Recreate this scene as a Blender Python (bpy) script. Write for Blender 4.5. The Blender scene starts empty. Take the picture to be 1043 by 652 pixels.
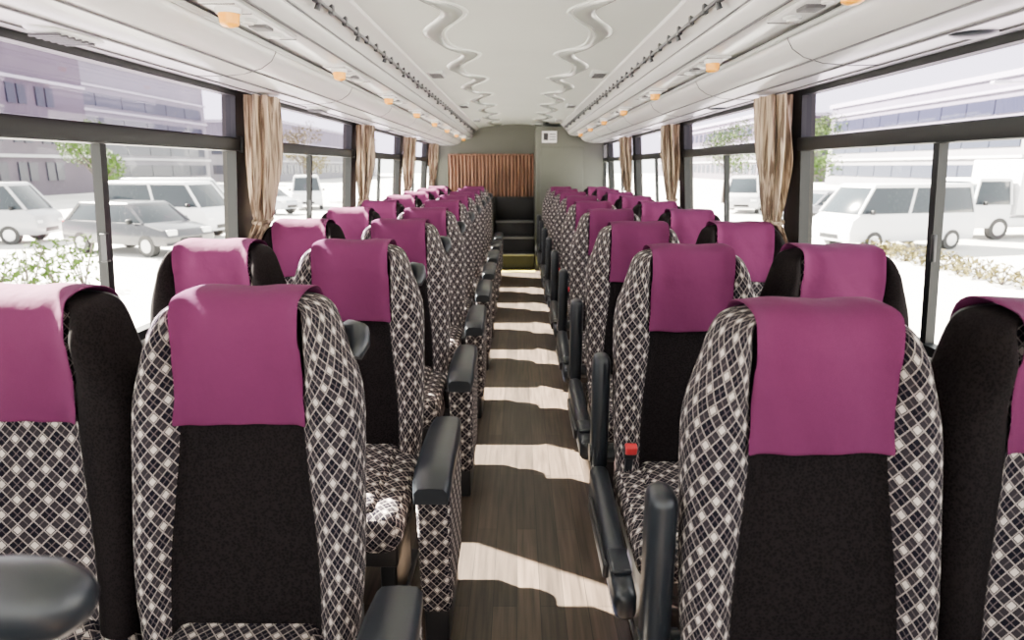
import bpy, bmesh, math, random
from mathutils import Vector, Matrix
from mathutils.bvhtree import BVHTree
random.seed(7)
S = bpy.context.scene
COL = S.collection

# ------------------------------------------------------------ materials
def mat(name, base, rough=0.5, metal=0.0, spec=0.5, bump=None, noise=None, coat=0.0):
    m = bpy.data.materials.new(name); m.use_nodes = True
    nt = m.node_tree; b = nt.nodes['Principled BSDF']
    b.inputs['Base Color'].default_value = (*base, 1)
    b.inputs['Roughness'].default_value = rough
    b.inputs['Metallic'].default_value = metal
    b.inputs['Specular IOR Level'].default_value = spec
    b.inputs['Coat Weight'].default_value = coat
    tc = nt.nodes.new('ShaderNodeTexCoord')
    if noise:
        sc, amt = noise
        n = nt.nodes.new('ShaderNodeTexNoise'); n.inputs['Scale'].default_value = sc
        n.inputs['Detail'].default_value = 5
        nt.links.new(tc.outputs['Object'], n.inputs['Vector'])
        r = nt.nodes.new('ShaderNodeValToRGB')
        r.color_ramp.elements[0].position = 0.3; r.color_ramp.elements[1].position = 0.7
        r.color_ramp.elements[0].color = (*[c*(1-amt) for c in base], 1)
        r.color_ramp.elements[1].color = (*[min(1, c*(1+amt)) for c in base], 1)
        nt.links.new(n.outputs['Fac'], r.inputs['Fac'])
        nt.links.new(r.outputs['Color'], b.inputs['Base Color'])
    if bump:
        sc, st = bump
        n = nt.nodes.new('ShaderNodeTexNoise'); n.inputs['Scale'].default_value = sc
        nt.links.new(tc.outputs['Object'], n.inputs['Vector'])
        bp = nt.nodes.new('ShaderNodeBump'); bp.inputs['Strength'].default_value = st
        bp.inputs['Distance'].default_value = 0.005
        nt.links.new(n.outputs['Fac'], bp.inputs['Height'])
        nt.links.new(bp.outputs['Normal'], b.inputs['Normal'])
    return m

def mth(nt, op, a, b=None):
    n = nt.nodes.new('ShaderNodeMath'); n.operation = op
    for i, v in enumerate((a, b)):
        if v is None: continue
        if isinstance(v, (int, float)): n.inputs[i].default_value = v
        else: nt.links.new(v, n.inputs[i])
    return n.outputs[0]

def plaid_material():
    m = mat('plaid_seat_fabric', (0.03, 0.02, 0.03), 0.95, spec=0.1)
    nt = m.node_tree; b = nt.nodes['Principled BSDF']
    uv = nt.nodes.new('ShaderNodeUVMap'); uv.uv_map = 'UVMap'
    sp = nt.nodes.new('ShaderNodeSeparateXYZ'); nt.links.new(uv.outputs[0], sp.inputs[0])
    K = 18.2
    u = mth(nt, 'MULTIPLY', sp.outputs[0], K); v = mth(nt, 'MULTIPLY', sp.outputs[1], K*0.9)
    a = mth(nt, 'FRACT', mth(nt, 'ADD', mth(nt, 'ADD', u, v), 100.0))
    c = mth(nt, 'FRACT', mth(nt, 'ADD', mth(nt, 'SUBTRACT', u, v), 100.0))
    def rng(x, lo, hi):
        return mth(nt, 'MULTIPLY', mth(nt, 'GREATER_THAN', x, lo), mth(nt, 'LESS_THAN', x, hi))
    def lines(x):
        s = mth(nt, 'ADD', rng(x, 0.0, 0.05), rng(x, 0.40, 0.45))
        s = mth(nt, 'ADD', s, mth(nt, 'MULTIPLY', rng(x, 0.71, 0.75), 0.5))
        return s
    sq = mth(nt, 'MULTIPLY', rng(a, 0.09, 0.36), rng(c, 0.09, 0.36))
    ln = mth(nt, 'MULTIPLY', mth(nt, 'MAXIMUM', lines(a), lines(c)), 0.66)
    band = mth(nt, 'MULTIPLY', mth(nt, 'MAXIMUM', rng(a, 0.05, 0.40), rng(c, 0.05, 0.40)), 0.06)
    val = mth(nt, 'MAXIMUM', mth(nt, 'MAXIMUM', sq, ln), band)
    nz = nt.nodes.new('ShaderNodeTexNoise'); nz.inputs['Scale'].default_value = 900
    nt.links.new(uv.outputs[0], nz.inputs['Vector'])
    val = mth(nt, 'MULTIPLY', val, mth(nt, 'ADD', mth(nt, 'MULTIPLY', nz.outputs['Fac'], 0.6), 0.7))
    r = nt.nodes.new('ShaderNodeValToRGB')
    r.color_ramp.elements[0].color = (0.0048, 0.0042, 0.009, 1)
    r.color_ramp.elements[1].color = (0.62, 0.55, 0.50, 1)
    e = r.color_ramp.elements.new(0.5); e.color = (0.15, 0.122, 0.122, 1)
    nt.links.new(val, r.inputs['Fac']); nt.links.new(r.outputs['Color'], b.inputs['Base Color'])
    return m

def mesh_black():
    m = mat('black_mesh_fabric', (0.008, 0.007, 0.007), 0.95, spec=0.05)
    nt = m.node_tree; b = nt.nodes['Principled BSDF']
    uv = nt.nodes.new('ShaderNodeUVMap'); uv.uv_map = 'UVMap'
    vo = nt.nodes.new('ShaderNodeTexVoronoi'); vo.inputs['Scale'].default_value = 210
    nt.links.new(uv.outputs[0], vo.inputs['Vector'])
    r = nt.nodes.new('ShaderNodeValToRGB')
    r.color_ramp.elements[0].color = (0.0008, 0.0008, 0.0008, 1); r.color_ramp.elements[1].color = (0.0105, 0.0082, 0.0088, 1)
    r.color_ramp.elements[1].position = 0.7
    nt.links.new(vo.outputs['Distance'], r.inputs['Fac']); nt.links.new(r.outputs['Color'], b.inputs['Base Color'])
    return m

def cloth_purple():
    m = mat('plum_headrest_cloth', (0.27, 0.028, 0.135), 0.85, spec=0.12, bump=(24, 0.6))
    nt = m.node_tree; b = nt.nodes['Principled BSDF']
    uv = nt.nodes.new('ShaderNodeUVMap'); uv.uv_map = 'UVMap'
    n = nt.nodes.new('ShaderNodeTexNoise'); n.inputs['Scale'].default_value = 1000
    nt.links.new(uv.outputs[0], n.inputs['Vector'])
    r = nt.nodes.new('ShaderNodeValToRGB')
    r.color_ramp.elements[0].position = 0.3; r.color_ramp.elements[1].position = 0.7
    r.color_ramp.elements[0].color = (0.064, 0.0095, 0.038, 1); r.color_ramp.elements[1].color = (0.135, 0.021, 0.080, 1)
    nt.links.new(n.outputs['Fac'], r.inputs['Fac']); nt.links.new(r.outputs['Color'], b.inputs['Base Color'])
    return m

def glass_mat(name, tint, gl=0.06):
    m = bpy.data.materials.new(name); m.use_nodes = True; nt = m.node_tree
    nt.nodes.remove(nt.nodes['Principled BSDF']); out = nt.nodes['Material Output']
    t = nt.nodes.new('ShaderNodeBsdfTransparent'); t.inputs[0].default_value = (*tint, 1)
    g = nt.nodes.new('ShaderNodeBsdfGlossy'); g.inputs['Roughness'].default_value = 0.02
    mx = nt.nodes.new('ShaderNodeMixShader'); mx.inputs[0].default_value = gl
    nt.links.new(t.outputs[0], mx.inputs[1]); nt.links.new(g.outputs[0], mx.inputs[2])
    nt.links.new(mx.outputs[0], out.inputs[0]); return m

def wood_floor():
    m = mat('wood_vinyl_floor', (0.1, 0.07, 0.05), 0.45, spec=0.35)
    nt = m.node_tree; b = nt.nodes['Principled BSDF']
    tc = nt.nodes.new('ShaderNodeTexCoord')
    mp = nt.nodes.new('ShaderNodeMapping'); mp.inputs['Rotation'].default_value = (0, 0, math.pi/2)
    nt.links.new(tc.outputs['Object'], mp.inputs['Vector'])
    br = nt.nodes.new('ShaderNodeTexBrick')
    br.inputs['Scale'].default_value = 1.0; br.inputs['Brick Width'].default_value = 0.9
    br.inputs['Row Height'].default_value = 0.075; br.inputs['Mortar Size'].default_value = 0.0012
    br.inputs['Color1'].default_value = (0.062, 0.043, 0.030, 1); br.inputs['Color2'].default_value = (0.030, 0.021, 0.015, 1)
    br.inputs['Mortar'].default_value = (0.010, 0.008, 0.006, 1)
    nt.links.new(mp.outputs[0], br.inputs['Vector'])
    mp2 = nt.nodes.new('ShaderNodeMapping'); mp2.inputs['Scale'].default_value = (60, 3, 1)
    nt.links.new(tc.outputs['Object'], mp2.inputs['Vector'])
    n = nt.nodes.new('ShaderNodeTexNoise'); n.inputs['Scale'].default_value = 1; n.inputs['Detail'].default_value = 6
    nt.links.new(mp2.outputs[0], n.inputs['Vector'])
    r = nt.nodes.new('ShaderNodeValToRGB'); r.color_ramp.elements[0].position = .3; r.color_ramp.elements[1].position = .7
    r.color_ramp.elements[0].color = (.5, .5, .5, 1); r.color_ramp.elements[1].color = (1.5, 1.5, 1.5, 1)
    nt.links.new(n.outputs['Fac'], r.inputs['Fac'])
    mx = nt.nodes.new('ShaderNodeMix'); mx.data_type = 'RGBA'; mx.blend_type = 'MULTIPLY'; mx.inputs[0].default_value = 1
    nt.links.new(br.outputs['Color'], mx.inputs[6]); nt.links.new(r.outputs['Color'], mx.inputs[7])
    nt.links.new(mx.outputs[2], b.inputs['Base Color'])
    return m

def curtain_material(name, c1, c2):
    m = mat(name, c1, 0.6, spec=0.3)
    nt = m.node_tree; b = nt.nodes['Principled BSDF']
    tc = nt.nodes.new('ShaderNodeTexCoord')
    mp = nt.nodes.new('ShaderNodeMapping'); mp.inputs['Scale'].default_value = (60, 60, 2)
    nt.links.new(tc.outputs['Object'], mp.inputs['Vector'])
    n = nt.nodes.new('ShaderNodeTexNoise'); n.inputs['Scale'].default_value = 1; n.inputs['Detail'].default_value = 3
    nt.links.new(mp.outputs[0], n.inputs['Vector'])
    r = nt.nodes.new('ShaderNodeValToRGB'); r.color_ramp.elements[0].position = .42; r.color_ramp.elements[1].position = .58
    r.color_ramp.elements[0].color = (*c1, 1); r.color_ramp.elements[1].color = (*c2, 1)
    nt.links.new(n.outputs['Fac'], r.inputs['Fac']); nt.links.new(r.outputs['Color'], b.inputs['Base Color'])
    return m

M_PLAID = plaid_material(); M_BLACK = mesh_black(); M_PURPLE = cloth_purple()
M_SHELL = mat('dark_seat_shell', (0.012, 0.012, 0.013), 0.6)
M_PLASTIC = mat('blue_black_plastic', (0.008, 0.011, 0.016), 0.36, spec=0.5, bump=(500, 0.05))
M_METAL = mat('dark_metal', (0.03, 0.03, 0.033), 0.4, metal=0.6)
M_RED = mat('red_buckle_plastic', (0.5, 0.02, 0.03), 0.35)
M_WHITE = mat('white_moulded_plastic', (0.82, 0.83, 0.81), 0.22, spec=0.5, noise=(3, 0.03))
M_GREYP = mat('grey_moulded_plastic', (0.42, 0.44, 0.43), 0.35)
M_SEAM = mat('dark_seam', (0.05, 0.05, 0.055), 0.5)
M_CEIL = mat('ceiling_panel', (0.62, 0.66, 0.61), 0.38, spec=0.6, noise=(2, 0.04))
M_WAVE = mat('grey_ceiling_reflection', (0.26, 0.28, 0.265), 0.25, spec=0.8, noise=(4, 0.1))  # wavy reflections of the glossy moulded ceiling, put into a grey colour
M_WALL = mat('side_wall_vinyl', (0.30, 0.29, 0.28), 0.6, noise=(40, 0.1))
M_FRAME = mat('black_window_frame', (0.004, 0.005, 0.006), 0.5, spec=.25)
M_PILLAR = mat('pillar_trim', (0.02, 0.019, 0.018), 0.6, spec=.2)
M_GLASS = glass_mat('clear_window_glass', (0.95, 0.97, 0.96), 0.05)
M_TINT = glass_mat('lilac_tinted_glass', (0.56, 0.51, 0.66), 0.05)
M_FLOOR = wood_floor()
M_CURT = curtain_material('satin_curtain', (0.09, 0.058, 0.037), (0.40, 0.31, 0.22))
M_CURT2 = curtain_material('brown_rear_curtain', (0.09, 0.045, 0.03), (0.34, 0.18, 0.12))
M_OLIVE = mat('olive_grey_panel', (0.068, 0.072, 0.056), 0.5, noise=(5, 0.06))
M_DARK = mat('near_black_panel', (0.006, 0.006, 0.007), 0.6)
M_AMBER = mat('amber_button', (0.95, 0.40, 0.003), 0.3)
M_YEL = mat('yellow_step_strip', (0.45, 0.40, 0.06), 0.5)
M_PAPER = mat('white_sign', (0.85, 0.85, 0.83), 0.6)
M_LENS = mat('lamp_lens', (0.9, 0.9, 0.86), 0.15)
M_STEEL = mat('step_nosing', (0.22, 0.22, 0.21), 0.35, metal=.5)

# ------------------------------------------------------------ mesh helpers
def box_uv(me):
    if not me.uv_layers: me.uv_layers.new(name='UVMap')
    uv = me.uv_layers[0].data
    for p in me.polygons:
        n = p.normal; ax = max(range(3), key=lambda i: abs(n[i]))
        for li in p.loop_indices:
            c = me.vertices[me.loops[li].vertex_index].co
            uv[li].uv = (c.y, c.z) if ax == 0 else ((c.x, c.z) if ax == 1 else (c.x, c.y))

class MB:
    def __init__(s, mats): s.mats = mats; s.bm = bmesh.new(); s.bm.loops.layers.uv.new('UVMap')
    def add_mesh(s, me): s.bm.from_mesh(me); bpy.data.meshes.remove(me)
    def add_bm(s, b, mi, M=None, uv=True):
        if M is not None: b.transform(M)
        me = bpy.data.meshes.new('tmp')
        for f in b.faces:
            if mi is not None: f.material_index = mi
            f.smooth = True
        b.normal_update(); b.to_mesh(me); b.free(); me.update()
        if uv: box_uv(me)
        s.add_mesh(me)
    def box(s, lo, hi, bev=0.0, mi=0, seg=3, M=None):
        lo, hi = [min(a, c) for a, c in zip(lo, hi)], [max(a, c) for a, c in zip(lo, hi)]
        b = bmesh.new(); bmesh.ops.create_cube(b, size=1)
        d = [hi[i]-lo[i] for i in range(3)]; c = [(hi[i]+lo[i])/2 for i in range(3)]
        for v in b.verts: v.co = Vector((v.co.x*d[0]+c[0], v.co.y*d[1]+c[1], v.co.z*d[2]+c[2]))
        if bev > 0:
            bmesh.ops.bevel(b, geom=b.edges[:], offset=min(bev, min(d)*0.49), segments=seg, profile=0.5, affect='EDGES')
        s.add_bm(b, mi, M)
    def cyl(s, p0, p1, r0, r1=None, mi=0, n=16):
        r1 = r0 if r1 is None else r1
        p0, p1 = Vector(p0), Vector(p1); d = p1-p0
        b = bmesh.new(); bmesh.ops.create_cone(b, cap_ends=True, segments=n, radius1=r0, radius2=r1, depth=d.length)
        M = Matrix.Translation((p0+p1)/2) @ d.to_track_quat('Z', 'Y').to_matrix().to_4x4()
        s.add_bm(b, mi, M)
    def sphere(s, c, r, mi=0, sc=(1, 1, 1), n=16):
        b = bmesh.new(); bmesh.ops.create_uvsphere(b, u_segments=n, v_segments=n//2+2, radius=r)
        s.add_bm(b, mi, Matrix.Translation(c) @ Matrix.Diagonal((*sc, 1)))
    def tube(s, pts, r, mi=0, n=10, caps=True):
        pts = [Vector(p) for p in pts]; b = bmesh.new(); rings = []
        rr = r if isinstance(r, list) else [r]*len(pts)
        up = Vector((0, 0, 1))
        for i, p in enumerate(pts):
            t = (pts[min(i+1, len(pts)-1)]-pts[max(i-1, 0)]).normalized()
            a = t.cross(up)
            if a.length < 0.05: a = t.cross(Vector((0, 1, 0)))
            a.normalize(); c = a.cross(t).normalized()
            rings.append([b.verts.new(p+(a*math.cos(2*math.pi*k/n)+c*math.sin(2*math.pi*k/n))*rr[i]) for k in range(n)])
        for i in range(len(rings)-1):
            for k in range(n):
                b.faces.new((rings[i][k], rings[i][(k+1) % n], rings[i+1][(k+1) % n], rings[i+1][k]))
        if caps:
            b.faces.new(rings[0][::-1]); b.faces.new(rings[-1])
        bmesh.ops.recalc_face_normals(b, faces=b.faces[:])
        s.add_bm(b, mi)
    def poly(s, vs, fs, mi=0, recalc=True):
        b = bmesh.new(); bv = [b.verts.new(v) for v in vs]
        for f in fs: b.faces.new([bv[i] for i in f])
        if recalc: bmesh.ops.recalc_face_normals(b, faces=b.faces[:])
        s.add_bm(b, mi)
    def mesh(s, name, angle=40):
        me = bpy.data.meshes.new(name); s.bm.to_mesh(me); s.bm.free()
        for m in s.mats: me.materials.append(m)
        me.update()
        try: me.set_sharp_from_angle(angle=math.radians(angle))
        except Exception: pass
        return me
    def obj(s, name, parent=None, angle=40):
        o = bpy.data.objects.new(name, s.mesh(name, angle)); COL.objects.link(o)
        if parent: o.parent = parent
        return o

def empty(name, loc=(0, 0, 0)):
    e = bpy.data.objects.new(name, None); e.location = loc; COL.objects.link(e); return e

def subsurf_mesh(b, lv=2):
    me = bpy.data.meshes.new('t'); b.to_mesh(me); b.free()
    o = bpy.data.objects.new('t', me); COL.objects.link(o)
    md = o.modifiers.new('s', 'SUBSURF'); md.levels = lv; md.render_levels = lv
    dg = bpy.context.evaluated_depsgraph_get(); dg.update()
    ev = bpy.data.meshes.new_from_object(o.evaluated_get(dg))
    bpy.data.objects.remove(o); bpy.data.meshes.remove(me)
    return ev

def lerp_tab(tab, z):
    if z <= tab[0][0]: return tab[0][1]
    for (z0, a), (z1, b) in zip(tab, tab[1:]):
        if z <= z1: return a+(b-a)*(z-z0)/(z1-z0)
    return tab[-1][1]

# ------------------------------------------------------------ SEAT
W = [(.38, .20), (.46, .222), (.6, .226), (.86, .226), (.91, .223), (.95, .211), (.985, .193), (1.02, .182), (1.05, .175), (1.075, .161), (1.10, .146)]
XC = [(.38, .145), (.6, .14), (.78, .118), (.88, .108), (.98, .118), (1.1, .112)]
BU = [(.38, .03), (.6, .05), (.85, .05), (.93, .055), (.98, .072), (1.03, .080), (1.07, .055), (1.1, .035)]
HP = [(.38, 0), (.84, 0), (.9, .02), (1.0, .03), (1.08, .025), (1.1, .015)]
TH = [(.38, .10), (.8, .13), (1.0, .14), (1.08, .125), (1.11, .10)]
def lean(z): return 0.18*(z-.95)

def backrest(inner):
    ci, wi = (1, 0) if inner else (0, 1)       # plaid=0, black=1
    b = bmesh.new(); uvl = b.loops.layers.uv.new('UVMap')
    zs = [.38, .42, .50, .60, .70, .78, .84, .89, .93, .965, 1.0, 1.03, 1.06, 1.084]
    rings = []
    def ring(z, k=1.0, zz=None):
        c = lean(z); w = lerp_tab(W, z); xc = lerp_tab(XC, z); bu = lerp_tab(BU, z); hp = lerp_tab(HP, z); t = lerp_tab(TH, z)
        half = [(0, c-hp), (xc*.6, c-hp*.9), (xc*.97, c-hp*.5+.004), (xc+.06*(w-xc), c-.012), (xc+.3*(w-xc), c-bu*.85), (xc+.68*(w-xc), c-bu),
                (w*.985, c-bu*.35), (w, c+.04), (w*.97, c+t*.75), (w*.80, c+t), (w*.4, c+t+.008), (0, c+t+.01)]
        cy = c+.05
        half = [(x*k, cy+(y-cy)*k) for x, y in half]
        full = half + [(-x, y) for x, y in half[-2:0:-1]]
        return [Vector((x, y, zz if zz else z)) for x, y in full]
    R = [ring(z) for z in zs] + [ring(1.085, .82, 1.097), ring(1.085, .45, 1.103)]
    n = len(R[0])
    for r in R:
        rings.append([b.verts.new(p) for p in r])
    ref = R[6]; h = n//2; u = [0]*(n+1)
    for i in range(1, n+1): u[i] = u[i-1]+(ref[i % n]-ref[i-1]).length
    tot = u[n]
    for j in range(len(R)-1):
        for i in range(n):
            f = b.faces.new((rings[j][i], rings[j][(i+1) % n], rings[j+1][(i+1) % n], rings[j+1][i]))
            ii = i if i < h else n-1-i
            f.material_index = ci if ii < 3 else (wi if ii < 8 else 3)
            if ii < 3 and R[j][0].z > 1.07: f.material_index = wi
            u0 = u[i] if i < h else u[i]-tot
            u1 = u[i+1] if i < h else u[i+1]-tot
            top = .02*(j >= len(zs)-1)
            for l, uvv in zip(f.loops, ((u0, R[j][0].z), (u1, R[j][0].z), (u1, R[j+1][0].z+top), (u0, R[j+1][0].z+top))):
                l[uvl].uv = uvv
            f.smooth = True
    f = b.faces.new(rings[-1]); f.material_index = wi; f.smooth = True
    f = b.faces.new(rings[0][::-1]); f.material_index = 3; f.smooth = True
    bmesh.ops.recalc_face_normals(b, faces=b.faces[:])
    return subsurf_mesh(b, 2)

def cover(backme, seed):
    rnd = random.Random(seed)
    bv = BVHTree.FromPolygons([v.co.copy() for v in backme.vertices], [list(p.vertices) for p in backme.polygons])
    nx = 15; hw = .1245
    py, pz = lean(1.02)+.05, 1.02
    rows = []
    for z in [.863, .871, .888, .908, .93, .955, .98, 1.0, 1.015]: rows.append(('f', z))
    for k in range(0, 13): rows.append(('a', math.pi*k/12))
    for z in [1.0, .97, .94]: rows.append(('b', z))
    vs = []
    ph = rnd.random()*6
    for ri, (t, val) in enumerate(rows):
        for i in range(nx):
            s = -1+2*i/(nx-1); x = s*hw
            xo = x*(1.0+.035*(ri < 3)-.015*(t == 'a'))
            if t == 'f': o = Vector((x, -1, val)); d = Vector((0, 1, 0))
            elif t == 'b': o = Vector((x, 1, val)); d = Vector((0, -1, 0))
            else:
                e = Vector((0, -math.cos(val), math.sin(val)))
                o = Vector((x, py, pz))+e*.5; d = -e
            hit = bv.ray_cast(o, d)[0]
            if hit is None: hit = Vector((x, py, pz)) - d*.08
            off = (.008 if t != 'a' else .013)+.0030*math.sin(s*5+ph+ri*.25)+.0025*math.sin(s*11+ri*.9+ph*2)
            if t == 'a' or (t == 'f' and val > .97): off += .007*abs(s)**4
            if ri < 2: off += .004
            p = hit - d*off; p.x = xo
            if ri == 0: p.z += .003*math.sin(s*4+ph)
            vs.append(p)
    nr = len(rows)
    for _ in range(3):
        nv = [v.copy() for v in vs]
        for r in range(nr):
            for i in range(nx):
                q = []
                for dr, di in ((1, 0), (-1, 0), (0, 1), (0, -1)):
                    rr, ii = r+dr, i+di
                    if 0 <= rr < nr and 0 <= ii < nx: q.append(vs[rr*nx+ii])
                m = sum(q, Vector())/len(q)
                if 0 < i < nx-1 and 0 < r < nr-1: nv[r*nx+i] = vs[r*nx+i]*.5+m*.5
        vs = nv
    b = bmesh.new(); uvl = b.loops.layers.uv.new('UVMap')
    bvv = [b.verts.new(v) for v in vs]
    for r in range(nr-1):
        for i in range(nx-1):
            f = b.faces.new([bvv[k] for k in (r*nx+i, r*nx+i+1, (r+1)*nx+i+1, (r+1)*nx+i)])
            f.material_index = 2; f.smooth = True
            for l, uvv in zip(f.loops, ((i*.018, r*.02), (i*.018+.018, r*.02), (i*.018+.018, r*.02+.02), (i*.018, r*.02+.02))): l[uvl].uv = uvv
    bmesh.ops.recalc_face_normals(b, faces=b.faces[:])
    me = bpy.data.meshes.new('t'); b.to_mesh(me); b.free()
    o = bpy.data.objects.new('t', me); COL.objects.link(o)
    md = o.modifiers.new('so', 'SOLIDIFY'); md.thickness = .005; md.offset = 0
    md = o.modifiers.new('s', 'SUBSURF'); md.levels = 1
    dg = bpy.context.evaluated_depsgraph_get(); dg.update()
    ev = bpy.data.meshes.new_from_object(o.evaluated_get(dg))
    bpy.data.objects.remove(o); bpy.data.meshes.remove(me)
    return ev

SM = [M_PLAID, M_BLACK, M_PURPLE, M_SHELL, M_PLASTIC, M_METAL, M_RED]
def seat_mesh(name, inner, side, seed):
    """side: -1 seat on the left half of the bus, +1 on the right half. Seat faces -Y."""
    mb = MB(SM)
    bk = backrest(inner); cv = cover(bk, seed)
    mb.add_mesh(bk); mb.add_mesh(cv)
    mb.box((-.222, -.53, .32), (.222, -.02, .445), .05, 0, 4)
    mb.box((-.15, -.50, .40), (.15, -.06, .462), .03, 0, 3)
    mb.box((-.20, -.10, .36), (.20, .06, .44), .03, 3)
    mb.box((-.20, -.46, .25), (.20, .02, .325), .01, 5)
    for x in (-.15, .15):
        mb.box((x-.025, -.36, .02), (x+.025, -.10, .26), .01, 5)
        mb.box((x-.035, -.44, .0), (x+.035, .0, .022), .006, 5)
    mb.box((-.17, .045, .55), (.17, .085, .80), .012, 3)
    if inner and side < 0:
        a = .31
        b = bmesh.new(); bmesh.ops.create_cube(b, size=1)
        for v in b.verts:
            v.co = Vector((a+v.co.x*(.086 if v.co.z < 0 else .096), -.33+v.co.y*(.34 if v.co.z < 0 else .39), .335+v.co.z*.41))
        bmesh.ops.bevel(b, geom=b.edges[:], offset=.024, segments=4, profile=.5, affect='EDGES')
        mb.add_bm(b, 0)
        path = [(-.12, .562), (-.20, .566), (-.30, .567), (-.40, .565), (-.47, .560), (-.520, .549), (-.545, .530)]
        b = bmesh.new(); rr = []
        for i, (y, z) in enumerate(path):
            hw = (.044, .050, .051, .051, .051, .050, .044)[i]
            tt = (.03, .035, .035, .035, .035, .04, .035)[i]
            P = Vector((a, y, z))
            rr.append([b.verts.new(P+Vector((x, 0, h))) for x, h in ((-hw, -tt), (-hw, -.004), (-hw*.75, .008), (0, .011), (hw*.75, .008), (hw, -.004), (hw, -tt))])
        for r0, r1 in zip(rr, rr[1:]):
            for k in range(7): b.faces.new((r0[k], r0[(k+1) % 7], r1[(k+1) % 7], r1[k]))
        b.faces.new(rr[0][::-1]); b.faces.new(rr[-1])
        bmesh.ops.recalc_face_normals(b, faces=b.faces[:])
        mb.add_bm(b, 4)
        mb.box((a-.09, -.30, .33), (a-.02, -.16, .42), .01, 5)
        mb.box((a-.04, -.46, .0), (a+.03, -.16, .15), .01, 5)
        mb.tube([(.10, lean(.96)+.12, .94), (.13, lean(.96)+.145, .965), (.155, lean(1)+.145, .99), (.178, lean(1)+.13, 1.008), (.197, lean(1)+.11, 1.008), (.205, lean(1)+.09, .99), (.198, lean(1)+.075, .965)],
                [.014, .017, .021, .025, .026, .022, .014], 4, 12)
    if inner and side > 0:
        a = -.262
        mb.box((a-.027, -.045, .40), (a+.027, .035, .785), .025, 4, 4)
        mb.cyl((a-.03, 0.0, .45), (a+.05, 0.0, .45), .03, mi=4)
        b = bmesh.new(); bmesh.ops.create_cube(b, size=1)
        for v in b.verts:
            f = v.co.y < 0
            v.co = Vector((-.268+v.co.x*(.055 if f else .06), -.34+v.co.y*.57, .365+v.co.z*(.08 if f else .13)+(-.025 if f else .01)))
        bmesh.ops.bevel(b, geom=b.edges[:], offset=.024, segments=4, profile=.5, affect='EDGES')
        mb.add_bm(b, 4)
        mb.box((-.308, -.50, .335), (-.292, -.15, .375), .006, 5)
        mb.box((-.295, -.56, .385), (-.245, -.46, .400), .006, 4)
    if side > 0:
        bx = -.185
        Mr = Matrix.Translation((bx, -.12, .46)) @ Matrix.Rotation(.35, 4, 'X')
        mb.box((-.012, -.006, -.03), (.012, .006, .05), .004, 4, M=Mr.copy())
        mb.box((-.021, -.012, .04), (.021, .012, .085), .006, 4, M=Mr.copy())
        mb.box((-.018, -.0145, .06), (.018, .010, .090), .005, 6 if inner else 4, M=Mr.copy())
    return mb.mesh(name, 50)

PITCH = .87
ROWS = 9
m_il = seat_mesh('aisle_seat_l', True, -1, 1); m_ir = seat_mesh('aisle_seat_r', True, 1, 2)
m_ol = seat_mesh('window_seat_l', False, -1, 3); m_or = seat_mesh('window_seat_r', False, 1, 4)
for r in range(ROWS):
    for x, y0, me in ((-.534, 1.215, m_il), (.525, 1.09, m_ir), (-.982, 1.225, m_ol), (.978, 1.10, m_or)):
        o = bpy.data.objects.new('bus_seat', me); COL.objects.link(o)
        o.location = (x, y0+r*PITCH, 0)

# ------------------------------------------------------------ ROOM SHELL
Y0, Y1 = -2.6, 9.75
mb = MB([M_FLOOR]); mb.box((-1.3, Y0, -.08), (1.3, Y1, 0), 0, 0); mb.obj('floor')
def wx(z): return 1.225-(z-.80)*.075
WIN_P = [-2.6, -1.0, .95, 2.9, 4.85, 6.8, 8.75, 9.75]
def shearbox(mb, sgn, xin, xout, y0, y1, z0, z1, mi, bev=0.0):
    b = bmesh.new(); bmesh.ops.create_cube(b, size=1)
    for v in b.verts:
        z = z0 if v.co.z < 0 else z1; y = y0 if v.co.y < 0 else y1
        x = wx(z)+(xin if v.co.x < 0 else xout); v.co = Vector((sgn*x, y, z))
    if bev: bmesh.ops.bevel(b, geom=b.edges[:], offset=bev, segments=2, profile=.5, affect='EDGES')
    bmesh.ops.recalc_face_normals(b, faces=b.faces[:])
    mb.add_bm(b, mi)

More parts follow.
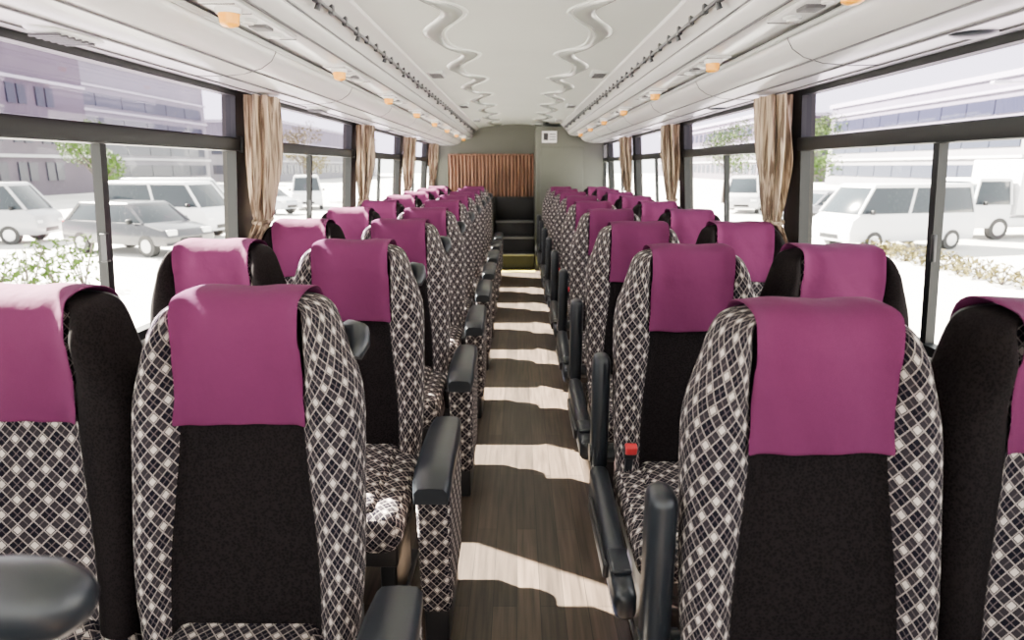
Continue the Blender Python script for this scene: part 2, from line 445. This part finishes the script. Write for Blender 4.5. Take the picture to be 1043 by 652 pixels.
wn = 0
for sgn, sn in ((-1, 'left'), (1, 'right')):
    mb = MB([M_WALL, M_PILLAR, M_GREYP])
    mb.box((sgn*1.235, Y0, -.08), (sgn*1.30, Y1, .78), 0, 0)
    shearbox(mb, sgn, .005, .07, Y0, Y1, 1.66, 2.0, 1)
    for p in WIN_P[1:-1]:
        shearbox(mb, sgn, 0.0, .07, p-.055, p+.055, .78, 1.66, 1)
    for p in (Y0, Y1):
        shearbox(mb, sgn, 0.0, .07, p-.03, p+.03, .78, 1.66, 1)
    mb.obj('wall_'+sn)
    mb = MB([M_GREYP]); shearbox(mb, sgn, -.01, .06, Y0, Y1, .765, .80, 0, .006); mb.obj('trim_1' if sgn < 0 else 'trim_2')
    mb = MB([M_SHELL]); mb.box((sgn*1.215, Y0, 0), (sgn*1.234, Y1, .10), .004, 0); mb.obj('baseboard_'+sn)
    for i in range(len(WIN_P)-1):
        a, c = WIN_P[i]+.055, WIN_P[i+1]-.055
        mb = MB([M_FRAME, M_GLASS, M_TINT, M_METAL])
        for (y0, y1, z0, z1) in ((a, a+.03, .80, 1.655), (c-.03, c, .80, 1.655), (a, c, .80, .83), (a, c, 1.635, 1.655)):
            shearbox(mb, sgn, .0, .04, y0, y1, z0, z1, 0)
        shearbox(mb, sgn, -.008, .045, a, c, 1.415, 1.468, 0, .008)
        mid = (a+c)/2
        shearbox(mb, sgn, .008, .035, mid-.014, mid+.014, .83, 1.42, 0)
        shearbox(mb, sgn, .002, .012, mid-.03, mid-.014, 1.08, 1.16, 3, .003)
        for (y0, y1, z0, z1, mi) in ((a, mid, .82, 1.42, 1), (mid, c, .82, 1.42, 1), (a, c, 1.46, 1.65, 2)):
            mb.poly([(sgn*(wx(z0)+.02), y0, z0), (sgn*(wx(z0)+.02), y1, z0), (sgn*(wx(z1)+.02), y1, z1), (sgn*(wx(z1)+.02), y0, z1)], [(0, 1, 2, 3)], mi, False)
        wn += 1
        mb.obj('window_%d' % wn)

# front end of the coach behind the camera: dash wall, header, windshield
mb = MB([M_WALL, M_SHELL])
mb.box((-1.3, Y0-.06, -.08), (1.3, Y0, .80), 0, 0); mb.box((-1.3, Y0-.06, 1.72), (1.3, Y0, 2.05), 0, 0)
mb.obj('wall_front')
mb = MB([M_FRAME, M_GLASS])
mb.box((-1.2, Y0-.04, .80), (1.2, Y0-.01, .84), .005, 0); mb.box((-1.2, Y0-.04, 1.68), (1.2, Y0-.01, 1.72), .005, 0); mb.box((-.02, Y0-.04, .84), (.02, Y0-.01, 1.68), .005, 0)
mb.poly([(-1.2, Y0-.025, .82), (1.2, Y0-.025, .82), (1.2, Y0-.025, 1.70), (-1.2, Y0-.025, 1.70)], [(0, 1, 2, 3)], 1, False)
mb.obj('window_%d' % (wn+1))

def ceil_z(x, y):
    ax = abs(x)
    return 1.945-.055*(ax/.56)**2
nx, ny = 40, 60
vs = []; fs = []
for j in range(ny+1):
    y = Y0+(Y1-Y0)*j/ny
    for i in range(nx+1):
        x = -.56+1.12*i/nx; vs.append((x, y, ceil_z(x, y)))
for j in range(ny):
    for i in range(nx):
        k = j*(nx+1)+i; fs.append((k, k+nx+1, k+nx+2, k+1))
mb = MB([M_CEIL, M_GREYP, M_SEAM, M_WAVE]); mb.poly(vs, fs, 0, False)
# added grey bands for the moulded ceiling's wavy reflections, with a rolled profile, one on each side of the centre panel
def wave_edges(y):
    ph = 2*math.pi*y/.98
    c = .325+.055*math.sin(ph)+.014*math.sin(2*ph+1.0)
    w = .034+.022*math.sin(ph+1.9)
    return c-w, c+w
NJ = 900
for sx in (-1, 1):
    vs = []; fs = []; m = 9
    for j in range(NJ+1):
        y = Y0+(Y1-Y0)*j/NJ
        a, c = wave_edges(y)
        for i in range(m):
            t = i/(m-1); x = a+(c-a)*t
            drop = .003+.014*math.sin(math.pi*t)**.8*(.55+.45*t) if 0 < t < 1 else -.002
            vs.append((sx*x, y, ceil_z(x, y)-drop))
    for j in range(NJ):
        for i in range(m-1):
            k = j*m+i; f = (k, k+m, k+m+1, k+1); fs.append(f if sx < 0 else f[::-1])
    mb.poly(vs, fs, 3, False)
    # thin white inner bead
    pts = []
    for j in range(0, NJ+1, 3):
        y = Y0+(Y1-Y0)*j/NJ; a, c = wave_edges(y); x = a-.016
        pts.append((sx*x, y, ceil_z(x, y)-.001))
    mb.tube(pts, .006, 0, 8)
    for gy in (2.15, 4.2, 6.3, 8.2):
        cx = sx*.492; z = ceil_z(cx, gy)
        mb.box((cx-.045, gy-.11, z-.014), (cx+.045, gy+.11, z+.014), .006, 1)
        for k in range(9):
            yy = gy-.09+k*.0225
            mb.box((cx-.036, yy-.004, z-.017), (cx+.036, yy+.004, z-.013), 0, 2)
mb.box((-1.3, Y0, 2.0), (1.3, Y1, 2.05), 0, 0)
mb.obj('ceiling', angle=70)

prof = [(1.150, 1.655), (1.10, 1.650), (1.00, 1.648), (.92, 1.655), (.86, 1.672), (.825, 1.695), (.808, 1.722), (.812, 1.742), (.835, 1.752),
        (.835, 1.758), (.80, 1.748), (.762, 1.738), (.72, 1.738), (.68, 1.746), (.652, 1.765), (.64, 1.79), (.655, 1.806), (.655, 1.812), (.63, 1.825), (.60, 1.85), (.57, 1.868), (.552, 1.878), (.55, 1.893)]
for sgn in (-1, 1):
    ye = Y1 if sgn < 0 else 8.72
    root = empty('overhead_luggage_rack')
    mb = MB([M_WHITE, M_GREYP, M_SEAM, M_AMBER, M_LENS, M_PLASTIC])
    pts = prof; vs = []; fs = []; N = 24
    for j in range(N+1):
        y = Y0+(ye-Y0)*j/N
        for (x, z) in pts: vs.append((sgn*x, y, z))
    n = len(pts)
    for j in range(N):
        for i in range(n-1):
            k = j*n+i; f = (k, k+1, k+n+1, k+n); fs.append(f if sgn > 0 else f[::-1])
    mb.poly(vs, fs, 0, False)
    mb.poly([(sgn*1.135, ye, 1.655), (sgn*1.135, ye, 1.99), (sgn*.55, ye, 1.99), (sgn*.55, ye, 1.885), (sgn*.64, ye, 1.79), (sgn*.81, ye, 1.73), (sgn*.92, ye, 1.655)], [tuple(range(7))], 1)
    for (x, z, w) in ((.98, 1.6475, .006), (1.085, 1.6485, .004), (.8325, 1.755, .010), (.652, 1.809, .010), (.885, 1.6625, .004)):
        mb.box((sgn*x, Y0, z-.003), (sgn*(x+w), ye, z+.002), 0, 2)
    mb.tube([(sgn*.795, Y0, 1.728), (sgn*.795, ye, 1.728)], .008, 1, 8)
    mb.tube([(sgn*.668, Y0, 1.748), (sgn*.668, ye, 1.748)], .004, 2, 8)
    y = 1.72 if sgn < 0 else 1.50
    while y < ye-.3:
        mb.box((sgn*.675, y-.04, 1.730), (sgn*.765, y+.42, 1.742), .006, 0)
        for dy in (-.035, .07, .415):
            mb.box((sgn*.678, y+dy, 1.7285), (sgn*.762, y+dy+.004, 1.733), 0, 2)
        mb.cyl((sgn*.715, y+.02, 1.737), (sgn*.715, y+.02, 1.718), .034, .030, 0, 24)
        mb.cyl((sgn*.715, y+.02, 1.722), (sgn*.715, y+.02, 1.696), .026, .023, 3, 24)
        mb.sphere((sgn*.715, y+.02, 1.696), .023, 3, (1, 1, .4))
        for dy in (.14, .34):
            mb.cyl((sgn*.715, y+dy, 1.737), (sgn*.715, y+dy, 1.722), .028, .022, 1, 20)
            mb.cyl((sgn*.715, y+dy, 1.724), (sgn*.715, y+dy, 1.718), .016, .014, 4, 16)
        mb.box((sgn*.69, y+.20, 1.722), (sgn*.74, y+.26, 1.736), .004, 2)
        for (xa, za), (xb, zb) in zip(pts[1:7], pts[2:8]):
            mb.tube([(sgn*xa, y+.6, za), (sgn*xb, y+.6, zb)], .0022, 2, 6)
        y += 1.03
    for gy in (1.62, 3.6, 5.55, 7.5):
        mb.sphere((sgn*1.05, gy, 1.650), .075, 1 if sgn < 0 else 5, (.75, 1.6 if sgn < 0 else .6, .16), 20)
        if sgn < 0:
            for k in range(6): mb.box((-1.09, gy-.07+k*.024, 1.634), (-1.02, gy-.062+k*.024, 1.640), 0, 2)
    mb.obj('rack_shell', root, 50)
    mb = MB([M_PLASTIC])
    mb.tube([(sgn*.597, Y0, 1.836), (sgn*.597, ye-.05, 1.836)], .0065, 0, 8)
    y = Y0+.1; k = 0
    while y < ye-.1:
        mb.box((sgn*.590, y-.014, 1.824), (sgn*.606, y+.014, 1.856), .003, 0)
        if k % 3 == 0: mb.cyl((sgn*.597, y+.04, 1.84), (sgn*.607, y+.04, 1.812), .007, .010, 0, 8)
        y += .17; k += 1
    mb.obj('coat_hook_rail', root)

def curtain(sgn, y, seed):
    rnd = random.Random(seed); mb = MB([M_CURT, M_SHELL])
    n = 96; zs = [1.64-.02*i for i in range(42)]
    ph = [rnd.random()*6 for _ in range(4)]
    vs = []; fs = []
    for z in zs:
        t = (z-1.12)
        k = .50+.5*min(1, abs(t)/.25)**.8
        low = 0.0
        if t < 0: k = .50+.35*min(1, -t/.35)**.7; low = min(1, -t/.1)
        for i in range(n):
            a = 2*math.pi*i/n
            m = 1+.24*math.cos(9*a+ph[0]+1.2*math.sin(z*5+ph[1]))+.12*math.cos(17*a+ph[2]+z*4)
            rx = .050*k*m*(1-.6*low); ry = .105*k*m
            cx = wx(z)-.075+.04*low
            vs.append((sgn*(cx+rx*math.cos(a)), y+ry*math.sin(a)+.010*math.sin(z*9+ph[3]), z))
    for j in range(len(zs)-1):
        for i in range(n): fs.append((j*n+i, j*n+(i+1) % n, (j+1)*n+(i+1) % n, (j+1)*n+i))
    fs.append(tuple(range(n))); fs.append(tuple((len(zs)-1)*n+i for i in range(n)))
    mb.poly(vs, fs, 0)
    pts = []
    for i in range(25):
        a = 2*math.pi*i/24; pts.append((sgn*(wx(1.12)-.070+.034*math.cos(a)), y+.064*math.sin(a), 1.12+.01*math.sin(a)))
    mb.tube(pts, .009, 0, 8)
    mb.obj('window_curtain', angle=80)
for sgn in (-1, 1):
    for i, p in enumerate(WIN_P[2:-1]):
        if sgn > 0 and p > 8: continue
        curtain(sgn, p+.02, i*3+sgn+5)

# ------------------------------------------------------------ rear end
mb = MB([M_OLIVE, M_DARK]); mb.box((-1.3, 9.75, -.08), (1.3, 9.80, 2.05), 0, 0); mb.obj('wall_back')
mb = MB([M_OLIVE, M_DARK, M_GREYP])
mb.box((.245, 8.76, 0), (1.12, 9.74, 1.86), .012, 0)
mb.box((.30, 8.748, .05), (.86, 8.765, 1.60), .006, 0)
mb.box((.80, 8.735, .85), (.83, 8.76, .95), .006, 2)
mb.obj('lavatory_cabin')
mb = MB([M_PAPER, M_DARK])
mb.box((.315, 8.745, 1.655), (.505, 8.759, 1.80), .003, 0)
mb.box((.335, 8.742, 1.685), (.395, 8.746, 1.775), 0, 1)
for k in range(3): mb.box((.41, 8.742, 1.69+k*.032), (.49, 8.746, 1.70+k*.032), 0, 1)
mb.obj('notice_sign')
mb = MB([M_CURT2]); vs = []; fs = []
n = 240
for j in range(9):
    z = .93+.58*j/8
    for i in range(n+1):
        x = -1.0+1.23*i/n
        vs.append((x, 9.66+.022*math.sin(i*.62+.2*math.sin(j)), z))
for j in range(8):
    for i in range(n): k = j*(n+1)+i; fs.append((k, k+1, k+n+2, k+n+1))
mb.poly(vs, fs, 0, False); mb.tube([(-1.0, 9.68, 1.52), (.23, 9.68, 1.52)], .012, 0, 8)
mb.obj('rear_curtain', angle=80)
mb = MB([M_DARK, M_SHELL, M_METAL])
mb.box((-1.2, 9.2, 0), (-.33, 9.62, .92), .02, 0); mb.box((-1.15, 9.19, .1), (-.40, 9.205, .85), .01, 1)
mb.obj('rear_cabinet')
mb = MB([M_DARK, M_STEEL, M_YEL])
for k in range(3):
    mb.box((-.31, 8.78+k*.27, 0), (.235, 9.62, .2*(k+1)), .008, 0)
    mb.box((-.31, 8.770+k*.27, .2*(k+1)-.02), (.235, 8.80+k*.27, .2*(k+1)+.004), .004, 1)
mb.box((-.31, 9.60, .6), (.235, 9.62, .92), .004, 0)
mb.box((-.31, 8.50, .0), (.235, 8.66, .006), 0, 2)
mb.obj('rear_steps')

# ------------------------------------------------------------ near grab handle
mb = MB([M_PLASTIC, M_METAL])
mb.tube([(-.60, .55, 0), (-.60, .55, .6), (-.60, .55, .845), (-.592, .55, .900), (-.565, .55, .935), (-.53, .55, .944), (-.49, .55, .945), (-.455, .55, .942), (-.430, .55, .939), (-.417, .55, .937), (-.411, .55, .936)],
        [.018, .018, .022, .030, .035, .037, .039, .039, .032, .020, .006], 0, 24)
mb.cyl((-.60, .55, 0), (-.60, .55, .02), .05, mi=1)
mb.obj('grab_handle', angle=80)

# ------------------------------------------------------------ EXTERIOR
GZ = -1.15
M_GROUND = mat('pale_concrete_ground', (0.46, 0.45, 0.43), 0.9, noise=(0.15, 0.2))
mb = MB([M_GROUND]); mb.box((-160, -60, GZ-.2), (160, 260, GZ), 0, 0); mb.obj('parking_ground')
M_B1 = mat('grey_building_cladding', (0.13, 0.125, 0.145), 0.8, noise=(.4, .08))
M_B2 = mat('brown_building_cladding', (0.06, 0.047, 0.064), 0.8, noise=(.4, .08))
M_BW = mat('building_window_glass', (0.012, 0.015, 0.028), 0.3, spec=.3)
M_BT = mat('building_light_trim', (0.30, 0.30, 0.32), 0.7)
def building(x0, x1, y0, y1, h, face, m, fl=3.2, bay=3.4, strip=False):
    mb = MB([m, M_BW, M_BT]); mb.box((x0, y0, GZ), (x1, y1, h), 0, 0)
    fx = x1 if face > 0 else x0
    nf = int((h-GZ-.8)/fl)
    for k in range(nf):
        z = GZ+1.0+k*fl
        a, b = sorted((fx, fx+face*.12))
        y = y0+.8
        while y+bay < y1:
            if strip: mb.box((a, y, z+.3), (b, y+bay-.15, z+1.7), 0, 1)
            else:
                mb.box((a, y, z+.3), (b, y+bay*.28, z+1.9), 0, 1); mb.box((a, y+bay*.36, z+.3), (b, y+bay*.64, z+1.9), 0, 1)
            y += bay
        a, b = sorted((fx, fx+face*.3)); mb.box((a, y0, z+2.3), (b, y1, z+2.55), 0, 2)
        x = x0+1
        while x+3 < x1: mb.box((x, y0-.12, z+.3), (x+1.8, y0+.01, z+1.8), 0, 1); x += 3
    mb.box((x0-.3, y0-.3, h), (x1+.3, y1+.3, h+.5), 0, 2)
    mb.obj('office_building')
building(-62, -42, 28, 66, 11.5, 1, M_B2)
building(-75, -47, 70, 102, 12.5, 1, M_B1, 2.6, 5, True)
building(-70, -40, 112, 190, 8.5, 1, M_B1)
building(45, 65, 60, 98, 9.4, -1, M_B1, 3.0, 4.0, True)
building(40, 60, 112, 190, 9.5, -1, M_B2)

M_TYRE = mat('tyre_rubber', (0.02, 0.02, 0.02), 0.8); M_HUB = mat('alloy_wheel', (.5, .5, .52), .3, metal=.8)
M_CGL = mat('car_window_glass', (0.015, 0.02, 0.025), 0.1, spec=.3); M_LT = mat('head_lamp', (.8, .8, .8), .1); M_TAIL = mat('tail_lamp', (.5, .02, .02), .3)
def vehicle(kind, loc, rot, col):
    paint = mat(kind+'_paint', col, .25, coat=.4)
    mb = MB([paint, M_TYRE, M_HUB, M_CGL, M_LT, M_TAIL, M_FRAME])
    if kind == 'car': L, Wd, belt, top = 4.3, 1.7, .92, 1.48; body = [(-2.12, .32), (-2.15, .6), (-2.05, .78), (-1.2, .95), (1.85, .98), (2.1, .9), (2.15, .5), (2.1, .3)]; cab = ((-1.25, 1.95), (-.55, 1.45))
    elif kind == 'van': L, Wd, belt, top = 4.7, 1.72, 1.12, 1.98; body = [(-2.32, .3), (-2.36, .6), (-2.28, .95), (-2.0, 1.14), (2.3, 1.14), (2.35, .6), (2.3, .3)]; cab = ((-2.05, 2.28), (-1.45, 2.15))
    else: L, Wd, belt, top = 6.2, 2.0, 1.2, 2.1; body = [(-3.1, .4), (-3.15, .8), (-3.05, 1.22), (-1.5, 1.22), (-1.5, .75), (3.1, .75), (3.1, .45)]; cab = ((-3.02, -1.5), (-2.75, -1.5))
    b = bmesh.new(); hw = Wd/2
    A = [b.verts.new((-hw, y, z)) for y, z in body]; B = [b.verts.new((hw, y, z)) for y, z in body]
    b.faces.new(A[::-1]); b.faces.new(B)
    for i in range(len(A)): b.faces.new((A[i], A[(i+1) % len(A)], B[(i+1) % len(A)], B[i]))
    bmesh.ops.recalc_face_normals(b, faces=b.faces[:])
    bmesh.ops.bevel(b, geom=b.edges[:], offset=.06, segments=2, profile=.5, affect='EDGES'); mb.add_bm(b, 0)
    (b0, b1), (t0, t1) = cab
    def frus(z0, z1, g, mi, bev):
        f0 = (z0-belt)/(top-belt); f1 = (z1-belt)/(top-belt)
        V = []
        for f, z in ((f0, z0), (f1, z1)):
            ya = b0+(t0-b0)*f-g; yb = b1+(t1-b1)*f+g; w = hw-.04-.16*f+g
            V += [(-w, ya, z), (w, ya, z), (w, yb, z), (-w, yb, z)]
        b = bmesh.new(); vv = [b.verts.new(v) for v in V]
        for f in ((3, 2, 1, 0), (4, 5, 6, 7), (0, 1, 5, 4), (1, 2, 6, 5), (2, 3, 7, 6), (3, 0, 4, 7)): b.faces.new([vv[i] for i in f])
        bmesh.ops.bevel(b, geom=b.edges[:], offset=bev, segments=2, profile=.5, affect='EDGES'); mb.add_bm(b, mi)
    frus(belt, top, 0, 3, .03); frus(top-.10, top+.02, .015, 0, .05)
    for yf in ((0.0, .42, 1.0) if kind != 'truck' else (0.0, 1.0)):
        for sx in (-1, 1):
            yb = b0+(b1-b0)*yf; yt = t0+(t1-t0)*yf
            mb.tube([(sx*(hw-.045), yb, belt), (sx*(hw-.20), yt, top-.04)], .045, 0, 6)
    if kind == 'truck': mb.box((-1.05, -1.35, .85), (1.05, 3.15, 2.75), .04, 0)
    R = .31 if kind != 'truck' else .38
    for y in (-L*.31, L*.31):
        for sx in (-1, 1):
            mb.cyl((sx*(hw-.2), y, R), (sx*(hw+.015), y, R), R, mi=1, n=24); mb.cyl((sx*(hw), y, R), (sx*(hw+.025), y, R), R*.6, mi=2, n=16)
    ye = body[0][0]
    for sx in (-1, 1):
        mb.box((sx*hw*.72-.16, ye-.02, .62), (sx*hw*.72+.16, ye+.1, .78), .03, 4)
        mb.box((sx*hw*.8-.1, -ye-.06, .7), (sx*hw*.8+.1, -ye+.03, .95), .02, 5)
        mb.box((sx*(hw+.1)-.08, b0+.3, belt), (sx*(hw+.1)+.08, b0+.4, belt+.14), .03, 6)
    mb.box((-.4, ye-.03, .38), (.4, ye+.06, .55), .02, 6)
    o = mb.obj({'truck': 'box_truck'}.get(kind, kind)); o.location = (loc[0], loc[1], GZ); o.rotation_euler = (0, 0, rot)
WH = (.62, .62, .64)
vehicle('van', (-12.8, 24.0), 1.35, WH); vehicle('car', (-11.4, 19.6), 1.2, (.008, .008, .012))
vehicle('van', (-18.2, 22.0), 1.7, (.3, .3, .32)); vehicle('car', (-23, 27), 1.5, (.3, .3, .32)); vehicle('van', (-16, 31), 1.5, WH)
vehicle('van', (-13, 41), .3, WH); vehicle('car', (-14, 36), 1.2, (.3, .32, .35))
vehicle('van', (11.8, 20.8), -1.3, WH); vehicle('truck', (18.6, 24.5), -1.4, WH); vehicle('car', (13.5, 29), -1.3, (.1, .1, .12))
vehicle('van', (13, 38), -.4, (.35, .35, .37))

M_LEAF = mat('leaf_green', (0.034, 0.065, 0.009), 0.8, spec=.1, noise=(8, .5)); M_BARK = mat('bark', (.04, .03, .025), .9)
M_DRY = mat('dry_leaf', (0.065, 0.055, 0.018), 0.85, spec=.1, noise=(8, .4))
def foliage(mb, c, r, n, ls, mi, rnd):
    vs = []; fs = []
    for _ in range(n):
        while True:
            p = Vector((rnd.uniform(-1, 1), rnd.uniform(-1, 1), rnd.uniform(-1, 1)))
            if .3 < p.length < 1: break
        p = Vector((c[0]+p.x*r[0], c[1]+p.y*r[1], c[2]+p.z*r[2]))
        a = Vector((rnd.gauss(0, 1), rnd.gauss(0, 1), rnd.gauss(0, 1))).normalized(); d = a.orthogonal().normalized()
        s = ls*rnd.uniform(.6, 1.3); k = len(vs)
        vs += [p-a*s, p+d*s*.4, p+a*s, p-d*s*.4]; fs.append((k, k+1, k+2, k+3))
    mb.poly(vs, fs, mi, False)
def tree(x, y, h, r, seed, dry=False):
    rnd = random.Random(seed); mb = MB([M_BARK, M_DRY if dry else M_LEAF])
    mb.tube([(0, 0, 0), (.05, 0, h*.4), (-.03, .05, h*.8)], [.12, .08, .03], 0, 8)
    for k in range(7):
        a = k*.9; mb.tube([(0, 0, h*(.35+.05*k)), (math.cos(a)*r*.5, math.sin(a)*r*.5, h*(.5+.05*k)), (math.cos(a)*r*.8, math.sin(a)*r*.8, h*(.6+.05*k))], [.04, .03, .01], 0, 6)
    for k in range(8):
        a = k*.8; foliage(mb, (math.cos(a)*r*.5, math.sin(a)*r*.5, h*(.55+.06*k)), (r*.5, r*.5, r*.45), 190, .11, 1, rnd)
    o = mb.obj('tree'); o.location = (x, y, GZ)
def shrub(x, y, w, l, h, seed, dry=False):
    rnd = random.Random(seed); mb = MB([M_BARK, M_DRY if dry else M_LEAF])
    k = int(l/.7)
    for i in range(k):
        yy = -l/2+(i+.5)*l/k
        for _ in range(5): mb.tube([(0, yy, 0), (rnd.uniform(-w, w)*.4, yy+rnd.uniform(-.3, .3), h*.9)], [.02, .006], 0, 5)
        foliage(mb, (rnd.uniform(-.1, .1), yy, h*.5), (w*.5, .5, h*.5*rnd.uniform(.7, 1.15)), 170, .07, 1, rnd)
    o = mb.obj('shrub_hedge'); o.location = (x, y, GZ)
shrub(-9.2, 12.0, 1.0, 4, 1.15, 1)
shrub(10.5, 15.5, 1.0, 8, .5, 3, True)
tree(14, 33, 4.4, 1.5, 5); tree(17.5, 40, 5, 1.8, 7); tree(-16, 50, 5, 2, 8, True); tree(17, 54, 5.5, 2.2, 9); tree(14.5, 47, 5, 2, 12)
tree(-21, 33, 4.2, 1.5, 6)

mb = MB([M_GREYP])
mb.tube([(0, 0, 0), (0, 0, 5.4), (-.1, 0, 5.9), (-.6, 0, 6.15), (-2.6, 0, 6.2)], [.11, .09, .07, .06, .05], 0, 10); mb.box((-3.3, -.15, 6.1), (-2.5, .15, 6.25), .04, 0)
o = mb.obj('street_lamp'); o.location = (24.5, 31, GZ)

# ------------------------------------------------------------ light
w = bpy.data.worlds.new('sky'); S.world = w; w.use_nodes = True; nt = w.node_tree
bg = nt.nodes['Background']
sky = nt.nodes.new('ShaderNodeTexSky'); sky.sky_type = 'HOSEK_WILKIE'
sky.turbidity = 3.0; sky.ground_albedo = .5
el = math.radians(38); az = math.radians(31)
sd = Vector((-math.cos(el)*math.cos(az), math.cos(el)*math.sin(az), math.sin(el)))
sky.sun_direction = sd
mix = nt.nodes.new('ShaderNodeMix'); mix.data_type = 'RGBA'; mix.inputs[0].default_value = .88
mix.inputs[7].default_value = (1.03, 1.02, 0.99, 1)
nt.links.new(sky.outputs[0], mix.inputs[6]); nt.links.new(mix.outputs[2], bg.inputs['Color'])
bg.inputs['Strength'].default_value = 8.5
sl = bpy.data.lights.new('sun', 'SUN'); sl.energy = 230; sl.angle = math.radians(.7); sl.color = (1, .91, .78)
so = bpy.data.objects.new('sun', sl); COL.objects.link(so); so.rotation_euler = sd.to_track_quat('Z', 'Y').to_euler()

# ------------------------------------------------------------ camera
cd = bpy.data.cameras.new('camera'); cd.lens = 665/1043*36; cd.sensor_width = 36; cd.clip_start = .05; cd.clip_end = 500
cd.dof.use_dof = True; cd.dof.focus_distance = 2.0; cd.dof.aperture_fstop = 4.0
co = bpy.data.objects.new('camera', cd); COL.objects.link(co)
co.location = (0, 0, 1.35); co.rotation_euler = (math.radians(90-13.2), 0, math.radians(.47))
S.camera = co
